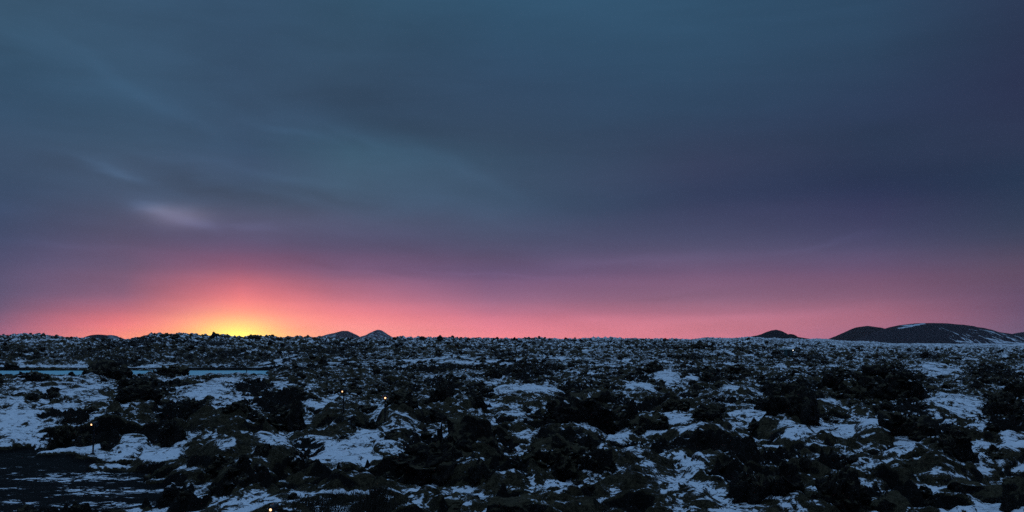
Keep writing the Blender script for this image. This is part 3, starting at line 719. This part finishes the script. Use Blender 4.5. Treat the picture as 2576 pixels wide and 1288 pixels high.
csz = (.07 + .34 * rsx.rand(n) ** 3) * (.55 + .45 * ss(24, 60, cr)) + .30 * ss(40, 130, cr) * rsx.rand(n)
wgt = np.clip(cc * 1.0 + .05, 0, 1) * (cg < .1) * np.clip(1.3 - cs, 0.1, 1)
keep = (rsx.rand(n) < wgt) & ~np.array([blocked(a, b) for a, b in zip(cx, cy)])
ids = np.nonzero(keep)[0]
app = csz[ids] / cr[ids]
order = ids[np.argsort(-app)]
ZONE = [(0, 33, 'small black lava rock jutting from the foreground snow and moss', 'lava rocks in the foreground'),
        (33, 60, 'black lava rock poking out of the snowy middle ground', 'lava rocks in the middle ground'),
        (60, 120, 'small dark lava rock in the farther snowy field', 'lava rocks in the farther field'),
        (120, 999, 'tiny dark lava rock on the slope under the skyline', 'lava rocks under the skyline')]
ANCHOR = []
for (px, py, wpx, hpx, kind, label, opt) in HERO:
    if label in SHORT:
        a, e = angles(px, py); r_ = max(20, CAM_H / math.tan(max(-e, .012))); ANCHOR.append((r_ * math.sin(a), r_ * math.cos(a), SHORT[label]))
used = set()
def rock_label(x, y, s, flat, pointed, snowy):
    d = math.hypot(x, y)
    size = 'tiny' if s < .16 else 'small' if s < .3 else 'knee-high' if s < .45 else 'boulder-sized'
    shape = 'pointed' if pointed else 'flat' if flat < .8 else 'upright' if flat > 1.08 else 'lumpy'
    for ax, ay, nm in sorted(ANCHOR, key=lambda q: math.hypot(q[0] - x, (q[1] - y) * .6)):
        da = math.atan2(x, y) - math.atan2(ax, ay); dr = d - math.hypot(ax, ay)
        side = 'left of' if da < 0 else 'right of'; deep = 'in front of' if dr < 0 else 'behind'
        rels = (side, deep) if abs(da) * d > abs(dr) * .3 else (deep, side)
        for dist in ('close', 'some way', 'far'):
            for rel in rels:
                L = f"{size} {shape} {'snow-dusted' if snowy else 'black'} rock {dist} {rel} {nm}"
                if dist == 'close' and math.hypot(ax - x, ay - y) > 9: continue
                if dist == 'some way' and math.hypot(ax - x, ay - y) > 30: continue
                if L not in used: used.add(L); return L
    return f"{size} {shape} rock"
for q, i in enumerate(order[:240]):
    o = bpy.data.objects.new("lava_rock", proto[q % len(proto)]); COL.objects.link(o)
    s = float(csz[i]); o.scale = (s, s, s * rng.uniform(.7, 1.2)); o.rotation_euler = (rng.uniform(-.2, .2), rng.uniform(-.2, .2), rng.uniform(0, 6.28))
    o.location = (cx[i], cy[i], ch[i] - .25 * s)
    lb = rock_label(float(cx[i]), float(cy[i]), s, o.scale[2] / s, (q % len(proto)) % 5 == 0, (q % len(proto)) % 3 == 0)
    for a_, b_, lab, grp in ZONE:
        if a_ <= cr[i] < b_: o['label'] = lb; o['group'] = grp; o['category'] = 'rock'
# the countless smaller blocks, one object
rest = np.array([i for i in order[240:] if cr[i] > 30])[:2300]
small = [lump(3, 700 + k, (1, .85, .8), 1.15) for k in range(10)]
extra_n = 15000
ea = rsx.uniform(-R(33), R(33), extra_n); er = np.exp(rsx.uniform(math.log(60), math.log(420), extra_n))
ex, ey = er * np.sin(ea), er * np.cos(ea); eh, es, ec, eg = relief(ex, ey)
esz = (.14 + .40 * rsx.rand(extra_n) ** 2) * (.75 + .5 * ss(100, 300, er)) + .5 * (rsx.rand(extra_n) > .9) * ss(120, 260, er) * rsx.rand(extra_n)
kk = (rsx.rand(extra_n) < np.clip(ec + .22 + .25 * ss(120, 220, er), 0, 1)) & (eg < .1) & ~np.array([blocked(a, b) for a, b in zip(ex, ey)])
parts = []
for x, y, z, s in list(zip(cx[rest], cy[rest], ch[rest], csz[rest] * .8)) + list(zip(ex[kk], ey[kk], eh[kk], esz[kk])):
    V, F = small[rng.randrange(10)]
    a = rng.uniform(0, 6.28); c, s_ = math.cos(a), math.sin(a)
    V = np.stack([V[:, 0] * c - V[:, 1] * s_, V[:, 0] * s_ + V[:, 1] * c, V[:, 2]], 1)
    parts.append((V * s + (x, y, z + .1 * s), F))
V, F = join(parts)
print("rubble", len(parts), len(V))
new_obj("lava_rubble", mesh_np("lava_rubble", V, F), M_ROCK, kind='stuff', label='countless small black lava blocks strewn over the field')

# ------------------------------------------------------------------ path lamps
def simple(name, col, rough=.5, metal=0.0, emit=None, es=0):
    m, t, p = mat_new(name); geo = N(t, 'ShaderNodeNewGeometry')
    n = noise(t, geo.outputs['Position'], 30, 4)
    t.links.new(mixc(t, n, [c * .8 for c in col], [c * 1.2 for c in col]), p.inputs['Base Color'])
    p.inputs['Roughness'].default_value = rough; p.inputs['Metallic'].default_value = metal
    if emit: p.inputs['Emission Color'].default_value = (*emit, 1); p.inputs['Emission Strength'].default_value = es
    return m
M_METAL = simple("dark_metal", (.02, .022, .028), .45, .6)
M_BULB = simple("lit_lamp", (.9, .8, .6), .4, 0, (1.0, .52, .24), 2.4)
M_BULBW = simple("white_lamp", (.9, .9, .85), .4, 0, (1.0, .92, .80), 3.0)
def bm_obj(name, bm, mat, parent=None, smooth=False):
    me = bpy.data.meshes.new(name); bm.to_mesh(me); bm.free()
    for p in me.polygons: p.use_smooth = smooth
    return new_obj(name, me, mat, parent)
def cyl(bm, r0, r1, z0, z1, seg=16, axis=None):
    r = bmesh.ops.create_cone(bm, cap_ends=True, segments=seg, radius1=r0, radius2=r1, depth=z1 - z0)
    bmesh.ops.translate(bm, verts=r['verts'], vec=(0, 0, (z0 + z1) / 2)); return r['verts']
def path_lamp(px, py_lamp, height, label, face, rng_m=None, bulb=M_BULB, head=1.0):
    """bollard lamp: post with foot plate, hooded round head that looks sideways, lit lens"""
    a, e = angles(px, py_lamp)
    if rng_m is None:
        rr = np.geomspace(16, 150, 600); hz = relief(rr * math.sin(a), rr * math.cos(a))[0]
        gap = (CAM_H + rr * math.tan(e)) - hz
        hit = np.nonzero(gap < height)[0]; r = rr[hit[0]]
    else: r = rng_m
    x, y = r * math.sin(a), r * math.cos(a)
    zl = CAM_H + r * math.tan(e)
    root = bpy.data.objects.new("path_lamp", None); COL.objects.link(root)
    root.location = (x, y, zl - height); root.rotation_euler = (0, 0, face - a)
    root['label'] = label; root['category'] = 'lamp'; root['group'] = 'lit path lamps in the lava field'
    bm = bmesh.new(); cyl(bm, .032, .028, -.6, height - .02, 14); cyl(bm, .09, .09, -.02, .02, 16); bm_obj("post", bm, M_METAL, root)
    bm = bmesh.new(); vs = cyl(bm, .10 * head, .075 * head, -.11 * head, .11 * head, 20)
    vs += cyl(bm, .03, .045, -.15 * head, -.11 * head, 16)
    bmesh.ops.rotate(bm, verts=bm.verts[:], cent=(0, 0, 0), matrix=__import__('mathutils').Matrix.Rotation(R(96), 3, 'X'))
    bmesh.ops.translate(bm, verts=bm.verts[:], vec=(0, 0, height))
    bm_obj("hood", bm, M_METAL, root, True)
    bm = bmesh.new(); bmesh.ops.create_uvsphere(bm, u_segments=16, v_segments=10, radius=.032 * head)
    bmesh.ops.scale(bm, vec=(1, .45, 1), verts=bm.verts[:]); bmesh.ops.translate(bm, verts=bm.verts[:], vec=(0, -.125 * head, height - .01))
    bm_obj("lens", bm, bulb, root, True)
    return root
path_lamp(237, 1067, 1.05, 'path lamp on a tall dark post at lower left, above the dark gravel', R(-50))
path_lamp(686, 1279, .55, 'short glowing lamp at the very bottom edge of the picture', R(-25), head=.75)
path_lamp(865, 984, 1.0, 'small path lamp left of the pair beside the far gravel patch', R(-35))
path_lamp(969, 1000, 1.0, 'small path lamp right of the pair, brighter, beside black rock', R(0), head=1.1)

# slim marker post standing in the pool
a, e = angles(620, 939); r = 128.0
bm = bmesh.new(); cyl(bm, .05, .045, -1.2, .75, 10); cyl(bm, .06, .06, .75, .80, 10)
o = bm_obj("marker_post", bm, M_METAL); o.location = (r * math.sin(a), r * math.cos(a), WATER_Z)
o['label'] = 'thin dark post standing in the right end of the blue pool'; o['category'] = 'post'

# far hut with a pale roof and a lamp on a mast beside it
M_TEAL = simple("teal_wall", (.05, .13, .15), .6); M_PALE = simple("pale_roof", (.45, .62, .66), .6); M_DARK = simple("dark_trim", (.02, .025, .03), .5)
def box(bm, x0, x1, y0, y1, z0, z1):
    r = bmesh.ops.create_cube(bm, size=1.0)
    bmesh.ops.scale(bm, vec=(x1 - x0, y1 - y0, z1 - z0), verts=r['verts'])
    bmesh.ops.translate(bm, verts=r['verts'], vec=((x0 + x1) / 2, (y0 + y1) / 2, (z0 + z1) / 2))
def sight_hit(px, py, r0=60, r1=900):
    a, e = angles(px, py); rr = np.geomspace(r0, r1, 1500)
    hz = relief(rr * math.sin(a), rr * math.cos(a))[0]
    hit = np.nonzero(hz > CAM_H + rr * math.tan(e))[0]
    return (float(rr[hit[0]]) if len(hit) else 330.0)
a, e = angles(1981, 893); r = sight_hit(1981, 893) - 1.5; print('hut at', r)
root = bpy.data.objects.new("hut", None); COL.objects.link(root)
hx, hy = r * math.sin(a), r * math.cos(a); hz_ = CAM_H + r * math.tan(e)
k_ = r / 330.0 * 1.15; root.scale = (k_, k_, k_)
root.location = (hx, hy, hz_ + .35 * k_); root.rotation_euler = (0, 0, -a)
root['label'] = 'tiny teal hut with a pale flat roof far off below the cinder mound'; root['category'] = 'hut'
bm = bmesh.new(); box(bm, -1.0, 1.4, -1.2, 1.2, -1.5, 1.25); bm_obj("wall", bm, M_TEAL, root)
bm = bmesh.new(); box(bm, -2.6, 1.5, -1.5, 1.5, 1.27, 1.55); bm_obj("roof", bm, M_PALE, root)
bm = bmesh.new(); box(bm, .0, .7, -1.24, -1.205, -.6, 1.0); bm_obj("door", bm, M_DARK, root)
bm = bmesh.new(); box(bm, -2.5, -2.4, -1.4, -1.3, -1.5, 1.25); bm_obj("porch_post", bm, M_DARK, root)
path_lamp(1995, 881, 1.6, 'tiny white light far off beside the teal hut', R(0), rng_m=sight_hit(1996, 890), bulb=M_BULBW, head=2.4)

# dry heath tufts and dwarf scrub
M_SCRUB = simple("scrub", (.02, .016, .011), .9)
def scrub(px, py, wpx, hpx, label, n=260, seed=0):
    rg = random.Random(seed); a, e = angles(px, py)
    rr = np.geomspace(16, 150, 600); hz = relief(rr * math.sin(a), rr * math.cos(a))[0]
    hit = np.nonzero(hz > CAM_H + rr * math.tan(e))[0]; r = rr[hit[0]] if len(hit) else 30
    w = wpx * r / FPX; h = hpx * r / FPX; x0, y0 = r * math.sin(a), r * math.cos(a)
    V, F = [], []
    px_ = np.array([rg.gauss(0, w * .27) for _ in range(n)]); py_ = np.array([rg.uniform(-.5, .5) * min(w, 1.5) for _ in range(n)])
    zz = relief(x0 + px_, y0 + py_)[0]
    z0 = float(zz.mean())
    for q in range(n):
        bx, by, bz = px_[q], py_[q], zz[q] - z0 - .05
        cur = Vector((bx, by, bz)); d = Vector((rg.gauss(0, .35), rg.gauss(0, .35), 1)).normalized()
        L = h * rg.uniform(.45, 1.1); th = rg.uniform(.006, .014)
        for s in range(3):
            nx_ = cur + d * L / 3; t0 = th * (1 - s / 3.2); t1 = th * (1 - (s + 1) / 3.2)
            sd_ = Vector((d.y, -d.x, 0)); sd_ = sd_.normalized() if sd_.length > 1e-4 else Vector((1, 0, 0)); up_ = d.cross(sd_)
            k = len(V)
            for c_, t_ in ((cur, t0), (nx_, t1)):
                for aa in (0, 2.094, 4.189): V.append(c_ + (sd_ * math.cos(aa) + up_ * math.sin(aa)) * t_)
            F += [(k, k + 1, k + 4, k + 3), (k + 1, k + 2, k + 5, k + 4), (k + 2, k, k + 3, k + 5)]
            cur = nx_; d = (d + Vector((rg.gauss(0, .3), rg.gauss(0, .3), .1))).normalized()
    me = bpy.data.meshes.new("dwarf_scrub"); me.from_pydata([v[:] for v in V], [], F)
    o = new_obj("dwarf_scrub", me, M_SCRUB, label=label, category='shrub'); o.location = (x0, y0, z0)
scrub(800, 1282, 190, 30, 'dark spiky scrub along the bottom edge right of the short lamp', 1500, 1)
scrub(940, 1268, 110, 34, 'dark spiky scrub below the big foreground snow patch', 900, 2)
scrub(1525, 1284, 46, 24, 'thin twiggy plant in the snow at the bottom right of centre', 120, 3)
scrub(488, 1087, 60, 20, 'brown dry grass tuft at the edge of the left snow slope', 260, 4)
scrub(172, 1062, 34, 24, 'dark bushy tuft on the snow above the boulder at left', 400, 5)
scrub(136, 1128, 22, 16, 'greenish tuft at the end of the gravel edge at left', 150, 6)

# ------------------------------------------------------------------ air
HAZE = 0.5 / 13000
if HAZE > 0:
    m = bpy.data.materials.new("haze"); m.use_nodes = True; t = m.node_tree; t.nodes.clear()
    out = N(t, 'ShaderNodeOutputMaterial'); v = N(t, 'ShaderNodeVolumePrincipled'); t.links.new(v.outputs[0], out.inputs['Volume'])
    v.inputs['Color'].default_value = (1.0, .82, .92, 1); v.inputs['Density'].default_value = HAZE; v.inputs['Anisotropy'].default_value = 0.0
    bm = bmesh.new(); box(bm, -7600, 7600, -7600, 7600, -32, 95)
    o = bm_obj("haze", bm, m); o['kind'] = 'stuff'; o['label'] = 'thin cold air that tints the far hills blue'
